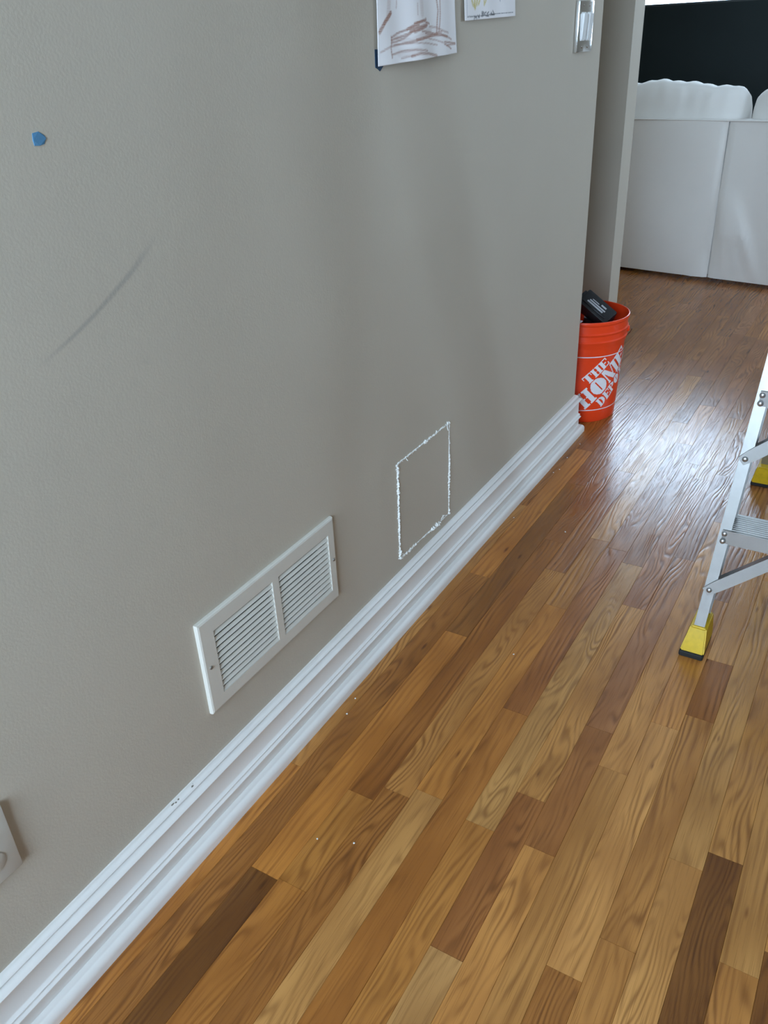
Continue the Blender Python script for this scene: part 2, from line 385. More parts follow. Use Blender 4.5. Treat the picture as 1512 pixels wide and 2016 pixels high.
# baseboard with moulded profile, mitred round the wall corner, and the quarter-round at its foot
BASE_PROF = [(0,0.1548),(0.0022,0.1548),(0.0034,0.1543),(0.0118,0.1478),(0.0122,0.1464),(0.0096,0.1448),(0.0096,0.1438),(0.0118,0.1428),(0.0210,0.1352),(0.0216,0.1336),(0.0200,0.1312),(0.0160,0.1290),(0.0142,0.1265),
             (0.0138,0.1220),(0.0138,0.0800),(0.0148,0.0778),(0.0192,0.0742),(0.0194,0.0728),(0.0168,0.0712),(0.0168,0.0696),(0.0188,0.0682),(0.0222,0.0640),(0.0222,0.0620),(0.0175,0.0588),(0.0165,0.0560),(0.0165,0.0),(0,0)]
def around_corner(prof, name, mtl):
    bm = new_bm(); s = 0.7071
    rings = []
    for (p, d) in (((0.0, Y0), (1, 0)), ((0.0, YE), (1, 1)), ((-1.2, YE), (0, 1))):
        rings.append([bm.verts.new((p[0] + d[0]*a, p[1] + d[1]*a, b)) for a, b in prof])
    n = len(prof)
    for A, B in zip(rings, rings[1:]):
        for k in range(n): bm.faces.new((A[k], A[(k+1)%n], B[(k+1)%n], B[k]))
    bm.faces.new(list(reversed(rings[0]))); bm.faces.new(rings[-1])
    return obj(name, bm, mtl, smooth=True)
BASE_PROF = [(p, q*0.935) for p, q in BASE_PROF]
base_l = tag(around_corner(BASE_PROF, 'baseboard_left', TRIM), 'white moulded baseboard along the foot of the grey wall', 'baseboard', kind='structure')
CHIP = mat('bare_wood_chip', (0.22,0.19,0.15), 0.8, noise=(400, 0.4))
for y, l in ((0.640,0.0042), (0.6455,0.0030), (0.6530,0.0022), (0.6860,0.0030), (0.6905,0.0022)):    # spots of chipped paint on the top edge
    bm = new_bm(); bmesh.ops.create_icosphere(bm, subdivisions=1, radius=1.0)
    rr0 = random.Random(int(y*1e4))
    for v in bm.verts: v.co *= rr0.uniform(0.6, 1.2)
    bm.transform(Matrix.Translation((0.0062+rr0.uniform(-0.002,0.002), y, 0.1424+rr0.uniform(-0.0005,0.0005))) @ Matrix.Rotation(R(38), 4, 'Y') @ Matrix.Diagonal((0.0016, l, 0.0005, 1)))
    obj('paint_chip', bm, CHIP, base_l)
a = 0.0166
SHOE = [(a,0.0),(a,0.0295)] + [(a + 0.0175*math.sin(R(t)), 0.012 + 0.0175*math.cos(R(t))) for t in range(0, 91, 10)] + [(a+0.0175,0.0)]
tag(around_corner(SHOE, 'trim_1', TRIM), 'white rounded shoe moulding between baseboard and oak floor', 'trim', kind='structure')

# ------------------------------------------------------------------ return-air vent
def make_vent():
    y0, y1, z0, z1 = 0.764, 1.166, 0.2425, 0.4337
    banks = ((0.798, 0.9610), (0.9795, 1.1435)); b0, b1 = 0.2690, 0.4025
    root = empty('air_vent', (0, (y0+y1)/2, z0)); tag(root, 'white louvered return air vent screwed to the grey wall', 'vent')
    M = Matrix.Translation((0, -(y0+y1)/2, -z0))
    def add(name, bm, m, smooth=False, parent=None):
        bm.transform(M if parent is None else M); return obj(name, bm, m, parent or root, smooth)
    # face plate with two openings, folded edge all round
    bm = new_bm(); t = 0.0085; e = 0.004
    ys = [y0+e, banks[0][0], banks[0][1], banks[1][0], banks[1][1], y1-e]; zs = [z0+e, b0, b1, z1-e]
    g = {}
    for i, y in enumerate(ys):
        for j, z in enumerate(zs): g[i, j] = bm.verts.new((t, y, z))
    hole = {(1,1), (3,1)}
    for i in range(5):
        for j in range(3):
            if (i, j) not in hole: bm.faces.new((g[i,j], g[i+1,j], g[i+1,j+1], g[i,j+1]))
    ring = [g[i,0] for i in range(6)] + [g[5,1], g[5,2]] + [g[i,3] for i in range(5,-1,-1)] + [g[0,2], g[0,1]]
    def grow(v, d, x):
        yy = min(max(v.co.y, y0+e), y1-e); zz = min(max(v.co.z, z0+e), z1-e)
        yy += -d if abs(yy-(y0+e)) < 1e-6 else (d if abs(yy-(y1-e)) < 1e-6 else 0)
        zz += -d if abs(zz-(z0+e)) < 1e-6 else (d if abs(zz-(z1-e)) < 1e-6 else 0)
        return bm.verts.new((x, yy, zz))
    r1 = [grow(v, e*0.75, t-0.0012) for v in ring]; r2 = [grow(v, e, t-0.004) for v in ring]; r3 = [grow(v, e, 0.0) for v in ring]
    for A, B in ((ring, r1), (r1, r2), (r2, r3)):
        for k in range(len(A)): bm.faces.new((A[k], A[(k+1)%len(A)], B[(k+1)%len(A)], B[k]))
    for i, j in hole:   # inner returns of the openings
        q = [g[i,j], g[i+1,j], g[i+1,j+1], g[i,j+1]]; w = [bm.verts.new((-0.004, v.co.y, v.co.z)) for v in q]
        for k in range(4): bm.faces.new((q[k], q[(k+1)%4], w[(k+1)%4], w[k]))
    add('face_plate', bm, VENTM)
    bm = new_bm(); bm_box(bm, -0.030, -0.026, DUCT[0]+0.001, DUCT[1]-0.001, DUCT[2]+0.001, DUCT[3]-0.001); add('shade_backing', bm, DARK)  # near-black sheet close behind the blades, standing in for shade in the duct
    n = 11; dz = (b1-b0)/n
    for (ya, yb) in banks:
        for k in range(n):
            zc = b0 + (k+0.5)*dz
            bm = new_bm()      # blade: sloping face with a small lip at the outer lower edge
            prof = [(0.0042, zc+dz*0.08), (0.0074, zc-dz*0.36), (0.0080, zc-dz*0.42), (0.0070, zc-dz*0.42), (0.0036, zc+dz*0.06)]
            bm_extrude_profile(bm, prof, [((0,ya,0),(1,0,0),(0,0,1)), ((0,yb,0),(1,0,0),(0,0,1))])
            add('louver_blade', bm, VENTM)
    for (y, z) in ((0.7787,0.338), (1.1560,0.338)):
        bm = new_bm(); bm_lathe(bm, [(0.0001,0.0026),(0.0020,0.0024),(0.0034,0.0012),(0.0036,0.0)], 16)
        bm.transform(Matrix.Translation((t, y, z)) @ Matrix.Rotation(R(90), 4, 'Y'))
        add('screw', bm, SCREW, True)
make_vent()

# ------------------------------------------------------------------ cut-out drywall patch with torn white edges
def make_patch():
    c = [(1.4318,0.1790),(1.6882,0.1707),(1.6942,0.4258),(1.4368,0.4274)]   # BL BR TR TL
    root = empty('drywall_patch', (0, 1.562, 0.171)); tag(root, 'square cut-out drywall patch with ragged white edges beside the vent', 'wall patch')
    M = Matrix.Translation((0, -1.562, -0.171)); rnd = random.Random(4)
    bm = new_bm(); cy = sum(p[0] for p in c)/4; cz = sum(p[1] for p in c)/4
    def sh(f, x): return [bm.verts.new((x, cy+(y-cy)*f, cz+(z-cz)*f)) for y, z in c]
    A, B, D = sh(0.99, -0.002), sh(0.99, 0.0006), sh(0.984, 0.0010)
    for P, Q in ((A, B), (B, D)):
        for k in range(4): bm.faces.new((P[k], P[(k+1)%4], Q[(k+1)%4], Q[k]))
    bm.faces.new(D); bm.transform(M); obj('panel', bm, WALL, root)
    # how strongly each side is torn, along its length 0..1 : list of (a, b, half width)
    sides = {0: ((0,1), [(0.0,0.10,0.0035),(0.10,0.32,0.0025),(0.32,0.45,0.0008),(0.45,0.62,0.0022),(0.62,0.80,0.0045),(0.80,0.95,0.0012)]),
             1: ((1,2), [(0.0,0.06,0.0035),(0.06,0.18,0.0016),(0.18,0.52,0.0034),(0.52,0.60,0.0030),(0.60,0.70,0.0026),(0.70,1.0,0.0012)]),
             2: ((2,3), [(0.0,0.05,0.0034),(0.05,0.25,0.0020),(0.25,0.45,0.0026),(0.45,0.52,0.0034),(0.52,1.0,0.0016)]),
             3: ((3,0), [(0.0,0.08,0.0036),(0.08,0.22,0.0030),(0.22,0.30,0.0036),(0.30,0.62,0.0030),(0.62,0.9,0.0026),(0.9,1.0,0.0042)])}
    for s, ((i, j), tear) in sides.items():
        p, q = Vector((0, *c[i])), Vector((0, *c[j])); L = (q-p).length; d = (q-p)/L; nrm = Vector((0, -d.z, d.y))
        bm = new_bm(); prev = None; N = int(L/0.0024)
        for k in range(N+1):
            f = k/N; w = 1.6*next((h for a, b, h in tear if a <= f <= b), 0.0007)
            w1 = w*rnd.uniform(0.0, 1.0)**1.4; w2 = w*rnd.uniform(0.0, 1.0)**1.4
            if rnd.random() < 0.05: w1 += w*1.0
            if rnd.random() < 0.05: w2 += w*1.0
            o = p + d*(f*L) + nrm*rnd.uniform(-0.0004, 0.0004)
            h = 0.0012 + w*rnd.uniform(0.15, 0.9)
            cur = [bm.verts.new(o - nrm*w1), bm.verts.new(o - nrm*w1*0.5 + Vector((h,0,0))), bm.verts.new(o + nrm*w2*0.4 + Vector((h*0.9,0,0))), bm.verts.new(o + nrm*w2)]
            if prev:
                for m in range(3): bm.faces.new((prev[m], prev[m+1], cur[m+1], cur[m]))
            prev = cur
        # loose crumbs of gypsum and paper curls sitting in the cut
        for m in range(30):
            f = rnd.random(); o = p + d*(f*L) + nrm*rnd.gauss(0, 0.0020) + Vector((0.0015,0,0)); r = rnd.uniform(0.0006, 0.0026)*rnd.uniform(0.5, 1)
            bmesh.ops.create_icosphere(bm, subdivisions=1, radius=r, matrix=Matrix.Translation(o) @ Matrix.Diagonal((0.9, rnd.uniform(0.6,1.5), rnd.uniform(0.6,1.5), 1)))
        bm.transform(M); obj('torn_edge', bm, GYP, root)
    for (y, z, l, ang) in ((1.660,0.1800,0.016,-25), (1.606,0.1690,0.008,70), (1.650,0.1795,0.014,40), (1.682,0.4190,0.016,-105), (1.476,0.4230,0.008,-80)):
        bm = new_bm(); dd = Vector((0, math.cos(R(ang)), math.sin(R(ang))))
        pts = [Vector((0.0012+0.004*t*t, y, z)) + dd*l*(t-0.5) for t in (0, .25, .5, .75, 1)]
        bm_tube(bm, pts, 0.0011, 5); bm.transform(M); obj('paper_curl', bm, GYP, root, True)
make_patch()

# ------------------------------------------------------------------ wall outlet at the left edge
def make_outlet():
    y0, y1, z0, z1 = 0.3070, 0.3785, 0.2925, 0.4080; cy = (y0+y1)/2
    root = empty('wall_outlet', (0, cy, z0)); tag(root, 'ivory duplex outlet cover low on the wall at the left edge', 'outlet')
    bm = new_bm(); bm_box(bm, 0.0, 0.0085, y0-cy, y1-cy, 0, z1-z0); bm_bevel(bm, 0.0016, 2); obj('cover_plate', bm, PLATE, root, True)
    for zc in (0.037, 0.0785):
        bm = new_bm(); bm_lathe(bm, [(0.0001,0.0022),(0.0155,0.0022),(0.0168,0.0012),(0.0168,0.0)], 32)
        bm.transform(Matrix.Translation((0.0085, 0, zc)) @ Matrix.Rotation(R(90), 4, 'Y')); r = obj('receptacle', bm, PLATE, root, True)
        for dy, hh in ((-0.0063,0.008), (0.0063,0.0065)):
            bm = new_bm(); bm_box(bm, 0.0104, 0.0109, dy-0.0011, dy+0.0011, zc+0.001, zc+0.001+hh); obj('slot', bm, DARK, r)
        bm = new_bm(); bm_lathe(bm, [(0.0001,0.0003),(0.0024,0.0003),(0.0024,0)], 14); bm.transform(Matrix.Translation((0.0106, 0, zc-0.0075)) @ Matrix.Rotation(R(90), 4, 'Y')); obj('slot', bm, DARK, r)
    bm = new_bm(); bm_lathe(bm, [(0.0001,0.0012),(0.0024,0.001),(0.003,0)], 14); bm.transform(Matrix.Translation((0.0085, 0, 0.0578)) @ Matrix.Rotation(R(90), 4, 'Y')); obj('screw', bm, SCREW, root, True)
make_outlet()

# ------------------------------------------------------------------ double light switch by the wall end
def make_switch():
    y0, y1, z0, z1 = 2.438, 2.556, 1.200, 1.320; cy = (y0+y1)/2
    root = empty('light_switch', (0, cy, z0)); tag(root, 'shiny metal switch plate with white rockers near the wall end', 'light switch')
    bm = new_bm(); bm_box(bm, 0.0, 0.011, y0-cy, y1-cy, 0, z1-z0); bm_bevel(bm, 0.002, 3); obj('cover_plate', bm, METALPLATE, root, True)
    for dy in (-0.023, 0.023):
        bm = new_bm(); bm_box(bm, 0.0108, 0.0125, dy-0.0165, dy+0.0165, 0.027, 0.093); bm_bevel(bm, 0.0006, 1); f = obj('rocker_frame', bm, WHITEP, root)
        bm = new_bm(); v = bm_box(bm, 0.0120, 0.0150, dy-0.0140, dy+0.0140, 0.030, 0.090)
        for q in v:
            if q.co.z > 0.05 and q.co.x > 0.014: q.co.x += 0.004
        obj('rocker', bm, WHITEP, f)
        for zz in (0.012, 0.108):
            bm = new_bm(); bm_lathe(bm, [(0.0001,0.0014),(0.0024,0.0012),(0.003,0)], 12); bm.transform(Matrix.Translation((0.011, dy, zz)) @ Matrix.Rotation(R(90), 4, 'Y')); obj('screw', bm, METALPLATE, root, True)
make_switch()

# ------------------------------------------------------------------ children's drawings taped to the wall
def seg_dist(py, pz, pts):
    best = 9.0
    for (ay, az), (by, bz) in zip(pts, pts[1:]):
        dy, dz = by-ay, bz-az; l = dy*dy+dz*dz
        t = 0 if l == 0 else max(0, min(1, ((py-ay)*dy+(pz-az)*dz)/l))
        best = min(best, math.hypot(py-ay-dy*t, pz-az-dz*t))
    return best
def drawing(name, corners, strokes, wave, lift, label, zfine):
    """corners BL BR TR TL on the wall; fine grid below zfine carries the drawn strokes"""
    BL, BR, TR, TL = corners
    NY = 150; H = TL[1]-BL[1]
    rows = []; z = 0.0
    while z < 1.0001:
        rows.append(min(z, 1.0)); z += 0.0016/H if BL[1]+z*H < zfine else 0.02
    cy = (BL[0]+BR[0])/2; bz = min(BL[1], BR[1])
    verts, cols = [], []
    for v in rows:
        for i in range(NY+1):
            u = i/NY
            y = (BL[0]*(1-u)+BR[0]*u)*(1-v) + (TL[0]*(1-u)+TR[0]*u)*v
            zz = (BL[1]*(1-u)+BR[1]*u)*(1-v) + (TL[1]*(1-u)+TR[1]*u)*v
            x = lift(u, v) + wave*(0.5+0.5*math.sin(u*17+v*3))*(1-0.6*v)
            c = [0.92, 0.88, 0.87]
            if zz < zfine:
                for kind, r, a, pts in strokes:
                    if min(p[0] for p in pts)-r < y < max(p[0] for p in pts)+r and min(p[1] for p in pts)-r < zz < max(p[1] for p in pts)+r:
                        d = seg_dist(y, zz, pts)
                        if d < r:
                            f = min(1.0, a*1.25)*min(1.0, 2.0*(1-d/r))*(0.75+0.25*math.sin(y*3100+zz*2300)*math.sin(zz*4100))
                            k = {'b': (0.36,0.17,0.115), 'k': (0.03,0.035,0.045), 'g': (0.35,0.36,0.42), 'y': (0.66,0.55,0.14)}[kind]
                            c = [c[m]*(1-f)+k[m]*f for m in range(3)]
            verts.append((x, y-cy, zz-bz)); cols.append((*c, 1))
    faces = []; W = NY+1
    for j in range(len(rows)-1):
        for i in range(NY): faces.append((j*W+i, j*W+i+1, (j+1)*W+i+1, (j+1)*W+i))
    n = len(verts)      # back of the sheet and its rim
    border = [i for i in range(W)] + [j*W+NY for j in range(1, len(rows))] + [(len(rows)-1)*W+i for i in range(NY-1, -1, -1)] + [j*W for j in range(len(rows)-2, 0, -1)]
    idx = {b: n+k for k, b in enumerate(border)}
    for b in border: verts.append((verts[b][0]-0.0004, verts[b][1], verts[b][2])); cols.append(cols[b])
    for k in range(len(border)):
        a, b = border[k], border[(k+1)%len(border)]; faces.append((a, idx[a], idx[b], b))
    me = bpy.data.meshes.new(name); me.from_pydata(verts, [], faces); me.validate(); me.update()
    at = me.color_attributes.new('ink', 'FLOAT_COLOR', 'POINT'); at.data.foreach_set('color', [q for c in cols for q in c])
    me.polygons.foreach_set('use_smooth', [True]*len(me.polygons)); me.materials.append(PAPER)
    o = bpy.data.objects.new(name, me); col.objects.link(o); o.location = (0, cy, bz)
    tag(o, label, 'drawing'); return o
P1=[(0.006, 1, [(1.426, 1.2647), (1.4445, 1.2806), (1.4628, 1.292)]) ,(0.005, 0.8, [(1.4396, 1.2766), (1.4543, 1.2865), (1.4653, 1.2935)]) ,(0.004, 0.7, [(1.6315, 1.3139), (1.6351, 1.2965), (1.6305, 1.279), (1.6271, 1.2613)]) ,(0.004, 0.6, [(1.6439, 1.314), (1.6433, 1.2921), (1.64, 1.2745), (1.6355, 1.2623)]) ,(0.004, 0.9, [(1.5138, 1.2674), (1.5457, 1.2765), (1.5835, 1.2826)]) ,(0.005, 0.9, [(1.5223, 1.2641), (1.5556, 1.27), (1.5871, 1.274)]) ,(0.004, 0.8, [(1.5348, 1.2629), (1.5554, 1.2668), (1.5843, 1.2718)]) ,(0.003, 0.8, [(1.5356, 1.2766), (1.569, 1.2806), (1.5978, 1.2755)]) ,(0.003, 0.7, [(1.4623, 1.2558), (1.4829, 1.2617), (1.515, 1.2674), (1.5506, 1.2733)]) ,(0.003, 0.7, [(1.4608, 1.2517), (1.4873, 1.2553), (1.5146, 1.26), (1.5349, 1.265)]) ,(0.003, 0.6, [(1.4604, 1.2476), (1.4796, 1.2492), (1.5043, 1.2539), (1.5247, 1.262)]) ,(0.003, 0.7, [(1.4612, 1.2569), (1.4616, 1.2476), (1.4586, 1.2393), (1.4609, 1.2246)]) ,(0.003, 0.6, [(1.4624, 1.2424), (1.4938, 1.2447), (1.534, 1.249), (1.565, 1.2515), (1.6023, 1.2551)]) ,(0.004, 0.8, [(1.5391, 1.2499), (1.5756, 1.2535), (1.6024, 1.2557), (1.6437, 1.2566), (1.6692, 1.2527)]) ,(0.003, 0.6, [(1.6437, 1.2566), (1.6692, 1.2532), (1.6894, 1.2476)]) ,(0.003, 0.6, [(1.5604, 1.2635), (1.5972, 1.2618), (1.6188, 1.2581), (1.6467, 1.2621)]) ,(0.003, 0.6, [(1.5759, 1.26), (1.6025, 1.2584), (1.6298, 1.259)]) ,(0.003, 0.5, [(1.5976, 1.2706), (1.6246, 1.2691), (1.658, 1.2619), (1.6751, 1.2594)]) ,(0.0025, 0.5, [(1.4696, 1.2432), (1.5037, 1.2455), (1.5388, 1.2456), (1.5857, 1.2434), (1.6265, 1.2401)]) ,(0.0025, 0.5, [(1.5914, 1.2509), (1.6239, 1.248), (1.6518, 1.2428)]) ,(0.003, 0.6, [(1.4613, 1.2288), (1.493, 1.233), (1.5331, 1.2345), (1.5799, 1.2319)]) ,(0.004, 0.7, [(1.5223, 1.2245), (1.5481, 1.228), (1.585, 1.2267), (1.6231, 1.2221)]) ,(0.003, 0.5, [(1.4922, 1.2224), (1.5122, 1.2243), (1.5325, 1.2252)]) ,(0.003, 0.7, [(1.6561, 1.2438), (1.6806, 1.2427), (1.7071, 1.2403)]) ,(0.003, 0.7, [(1.656, 1.2404), (1.6718, 1.2366), (1.6848, 1.2321)]) ,(0.003, 0.6, [(1.666, 1.2379), (1.6864, 1.239), (1.7071, 1.2403)]) ,(0.003, 0.5, [(1.4267, 1.2341), (1.4409, 1.2378), (1.4576, 1.2415)]) ,(0.003, 0.4, [(1.4866, 1.3107), (1.4847, 1.3006)]) ,(0.003, 0.4, [(1.5499, 1.307), (1.549, 1.2902)]) ,(0.01, 0.25, [(1.461, 1.3125), (1.4575, 1.2976), (1.4544, 1.2875)]) ,(0.012, 0.2, [(1.5681, 1.3134), (1.567, 1.2923)]) ,(0.008, 0.18, [(1.4753, 1.2556), (1.5238, 1.2482), (1.6028, 1.2661)]) ,(0.01, 0.15, [(1.4855, 1.2301), (1.5484, 1.2324)]) ,]
P2=[('k', 0.0012, [(1.7724, 1.2859), (1.8021, 1.2866), (1.8436, 1.2873), (1.9048, 1.2903), (2.0083, 1.2936)]) ,('g', 0.0012, [(1.7714, 1.315), (1.7717, 1.2859)]) ,('k', 0.0022, [(1.8046, 1.2808), (1.8069, 1.287), (1.8118, 1.2834), (1.8154, 1.287), (1.8191, 1.2821)]) ,('k', 0.002, [(1.8239, 1.2883), (1.8326, 1.2842)]) ,('k', 0.002, [(1.8337, 1.2887), (1.8264, 1.2843)]) ,('k', 0.0026, [(1.8437, 1.2869), (1.8447, 1.2936), (1.8522, 1.2932), (1.8473, 1.29), (1.8536, 1.2886), (1.8437, 1.2869)]) ,('k', 0.002, [(1.8635, 1.2941), (1.856, 1.2914), (1.8599, 1.2877), (1.8765, 1.2867)]) ,('k', 0.002, [(1.8762, 1.2936), (1.8674, 1.2913), (1.8688, 1.2886)]) ,('k', 0.0026, [(1.8854, 1.289), (1.8891, 1.2927), (1.8944, 1.2894), (1.8879, 1.2908)]) ,('k', 0.0025, [(1.898, 1.2959), (1.9061, 1.2903), (1.897, 1.2894)]) ,('k', 0.0022, [(1.8892, 1.2894), (1.9075, 1.2899)]) ,('y', 0.005, [(1.7956, 1.3152), (1.8005, 1.3073), (1.8113, 1.3039)]) ,('y', 0.006, [(1.8111, 1.3153), (1.8101, 1.3056), (1.8114, 1.3021)]) ,('y', 0.005, [(1.8231, 1.3154), (1.8197, 1.3074)]) ,('y', 0.004, [(1.8353, 1.3155), (1.8294, 1.3084)]) ,('y', 0.003, [(1.8551, 1.3157), (1.8555, 1.3067)]) ,('y', 0.003, [(1.8639, 1.3157), (1.8591, 1.3103)]) ,('g', 0.002, [(1.9364, 1.3163), (1.9392, 1.3145)]) ,]
d1 = drawing('crayon_drawing', ((1.4187,1.2125),(1.7136,1.2235),(1.7150,1.66),(1.4290,1.66)), [('b', r*0.8, a, p) for r, a, p in P1], 0.004,
        lambda u, v: 0.003 + 0.009*(1-v)**2*math.sin(math.pi*min(1,u*1.1))**2 + 0.010*(1-v)**3*u,
        'large white sheet with brown crayon scribbles, blue tape at its corner', 1.345)
d2 = drawing('child_drawing', ((1.7620,1.2785),(2.0227,1.2860),(2.0160,1.49),(1.7560,1.49)), [(c, r, 0.95, p) for c, r, p in P2], 0.0015,
        lambda u, v: 0.0025 + 0.004*(1-v)**2, 'smaller white sheet with yellow crayon and black name scrawl', 1.345)
def tape_piece(name, pts, x, label, m=None):
    cy = sum(p[0] for p in pts)/len(pts); bz = min(p[1] for p in pts)
    bm = new_bm(); A = [bm.verts.new((0, y-cy, z-bz)) for y, z in pts]; B = [bm.verts.new((0.0005+0.0006*(i%2), y-cy, z-bz)) for i, (y, z) in enumerate(pts)]
    bm.faces.new(list(reversed(A))); bm.faces.new(B)
    for k in range(len(A)): bm.faces.new((A[k], A[(k+1)%len(A)], B[(k+1)%len(A)], B[k]))
    o = obj(name, bm, m or TAPE, loc=(x, cy, bz)); tag(o, label, 'tape'); return o
tape_piece('tape_scrap', [(0.6716,1.1671),(0.6780,1.1665),(0.685,1.1674),(0.6888,1.1731),(0.6875,1.1765),(0.6804,1.1808),(0.6721,1.1799),(0.6709,1.1730)], 0.0, 'small torn scrap of blue tape alone on the grey wall')
tape_piece('tape_strip', [(1.4165,1.2390),(1.4160,1.2110),(1.4240,1.2085),(1.4310,1.2048),(1.4440,1.2125),(1.4440,1.2385)], 0.0, 'dark blue tape strip behind the corner of the brown drawing', TAPE_DARK)

# ------------------------------------------------------------------ orange bucket
BKT = (-0.0525, 2.888, 0.0)
RB, RT, BH = 0.1305, 0.1520, 0.378
def brad(z):    # outer radius at height z
    return RB + (0.1455-RB)*z/0.30
def make_bucket():
    root = empty('bucket', BKT); tag(root, 'orange plastic bucket with white lettering behind the wall corner', 'bucket')
    prof = [(0.0001,0.006),(RB-0.012,0.006),(RB-0.010,0.0),(RB-0.003,0.0),(RB,0.004),(brad(0.05),0.05),(brad(0.15),0.15),(brad(0.278),0.278),(brad(0.284)+0.0010,0.283),
            (0.1475,0.287),(0.1480,0.296),(0.1515,0.300),(0.1520,0.305),(0.1485,0.309),(0.1488,0.326),(0.1525,0.330),(0.1530,0.334),(0.1492,0.338),(0.1498,0.362),(0.1535,0.366),(0.1545,0.372),(0.1535,0.377),(0.1510,BH),(0.1485,0.376),(0.1475,0.366),(0.140,0.28),(RB-0.004,0.010),(0.0001,0.009)]
    bm = new_bm(); bm_lathe(bm, prof, 72); obj('pail', bm, ORANGE, root, True)
    # print: border lines and the stencil lettering, wrapped round the pail
    az0 = R(-72.6-8.5)
    def wrap(a, z, lift=0.0006):
        r = brad(z) + lift; th = az0 + a/0.1385
        return (r*math.cos(th), r*math.sin(th), z)
    LW, Z0, Z1 = 0.245, 0.047, 0.254
    def strip(a0, a1, za, zb):
        bm = new_bm(); n = max(1, int(abs(a1-a0)/0.006)); m = max(1, int(abs(zb-za)/0.03))
        g = [[bm.verts.new(wrap(a0+(a1-a0)*i/n, za+(zb-za)*j/m)) for j in range(m+1)] for i in range(n+1)]
        for i in range(n):
            for j in range(m): bm.faces.new((g[i][j], g[i+1][j], g[i+1][j+1], g[i][j+1]))
        obj('border_line', bm, WPRINT, root, True)
    w = 0.0032
    strip(0, LW, Z0, Z0+w); strip(0, LW, Z1-w, Z1); strip(0, w*0.8, Z0+w, Z1-w); strip(LW-w*0.8, LW, Z0+w, Z1-w)
    def ell(u, v, cx, cy, rx, ry): return ((u-cx)/rx)**2 + ((v-cy)/ry)**2 <= 1
    def H(u, v):
        if v < .1 or v > .9: return u < .46 or u > .54
        if .07 < u < .40 or .60 < u < .93: return True
        return .45 < v < .55 and (.40 <= u < .47 or .53 < u <= .60)
    def T_(u, v):
        if .32 < u < .68: return v > 0
        if v < .1: return .22 < u < .78
        if v > .88: return u < .29 or u > .71
        return v > .62 and (u < .09 or u > .91)
    def E(u, v):
        if .08 < u < .46: return True
        if v < .1 or v > .9: return u > .5 or u < .08
        if .44 < v < .56: return .5 < u < .72
        return u > .88 and (v < .34 or v > .66)
    def O(u, v): return ell(u, v, .5, .5, .5, .53) and not (abs(u-.5) < .055 and abs(v-.5) < .36) and abs(u-.5) > .012
    def M(u, v):
        if u > .68: return .72 < u < .96 or v < .1 or v > .9
        if u < .14 and (.05 < u < .11 or v < .1): return True
        c = .04 + (1-v)*.33
        if c < u < c + .25: return u < .66
        return .10 < v and abs(u - (.47 + v*.20)) < .028
    def D(u, v):
        if u < .42: return .08 < u < .40 or v < .1 or v > .9
        return ell(u, v, .40, .5, .58, .5) and u > .47 and not (ell(u, v, .40, .5, .22, .36))
    def P(u, v):
        if u < .42: return .08 < u < .40 or v < .1 or v > .9
        return ell(u, v, .40, .72, .56, .28) and u > .47 and not ell(u, v, .40, .72, .2, .15)
    def line(txt, p0, q0, h, lw, gap):
        bm = new_bm(); ca = math.cos(R(45)); N = 26
        for fn, wf in txt:
            wd = lw*wf; st_u = wd/N; st_v = h/N; cache = {}
            def vert(i, j):
                if (i, j) not in cache:
                    p = p0 + i*st_u; q = q0 + j*st_v
                    a = 0.045 + (p - q)*ca; z = Z0 + 0.002 + (p + q)*ca
                    cache[i, j] = bm.verts.new(wrap(a, z, 0.0009))
                return cache[i, j]
            for i in range(N):
                for j in range(N):
                    if fn((i+.5)/N, (j+.5)/N):
                        bm.faces.new((vert(i,j), vert(i+1,j), vert(i+1,j+1), vert(i,j+1)))
            p0 += wd + gap
        obj('lettering', bm, WPRINT, root)
    line([(T_,1),(H,1),(E,.9)], 0.072, 0.068, 0.034, 0.036, 0.0015)
    line([(H,1),(O,1.05),(M,1.15),(E,.9)], 0.003, 0.002, 0.063, 0.060, 0.002)
    line([(D,1),(E,.9),(P,.95),(O,1),(T_,1)], 0.050, -0.040, 0.037, 0.033, 0.0015)
    # ears and wire bail, swung down behind
    for s in (-1, 1):
        bm = new_bm(); bm_lathe(bm, [(0.0001,0.010),(0.009,0.009),(0.012,0.004),(0.012,-0.004)], 20)
        th = R(18) if s > 0 else R(198)
        bm.transform(Matrix.Translation((0.148*math.cos(th), 0.148*math.sin(th), 0.318)) @ Matrix.Rotation(th, 4, 'Z') @ Matrix.Rotation(R(90), 4, 'Y'))
        obj('handle_lug', bm, ORANGE, root, True)
    bm = new_bm(); pts = []
    for k in range(25):
        f = math.pi*k/24; rr_ = 0.166
        lx, ly = rr_*math.cos(f), rr_*math.sin(f)
        th = R(18); pts.append((lx*math.cos(th)-ly*math.sin(th)*1.0, lx*math.sin(th)+ly*math.cos(th), 0.318-0.12*math.sin(f)))
    bm_tube(bm, pts, 0.002, 8); obj('bail_wire', bm, SCREW, root, True)
make_bucket()

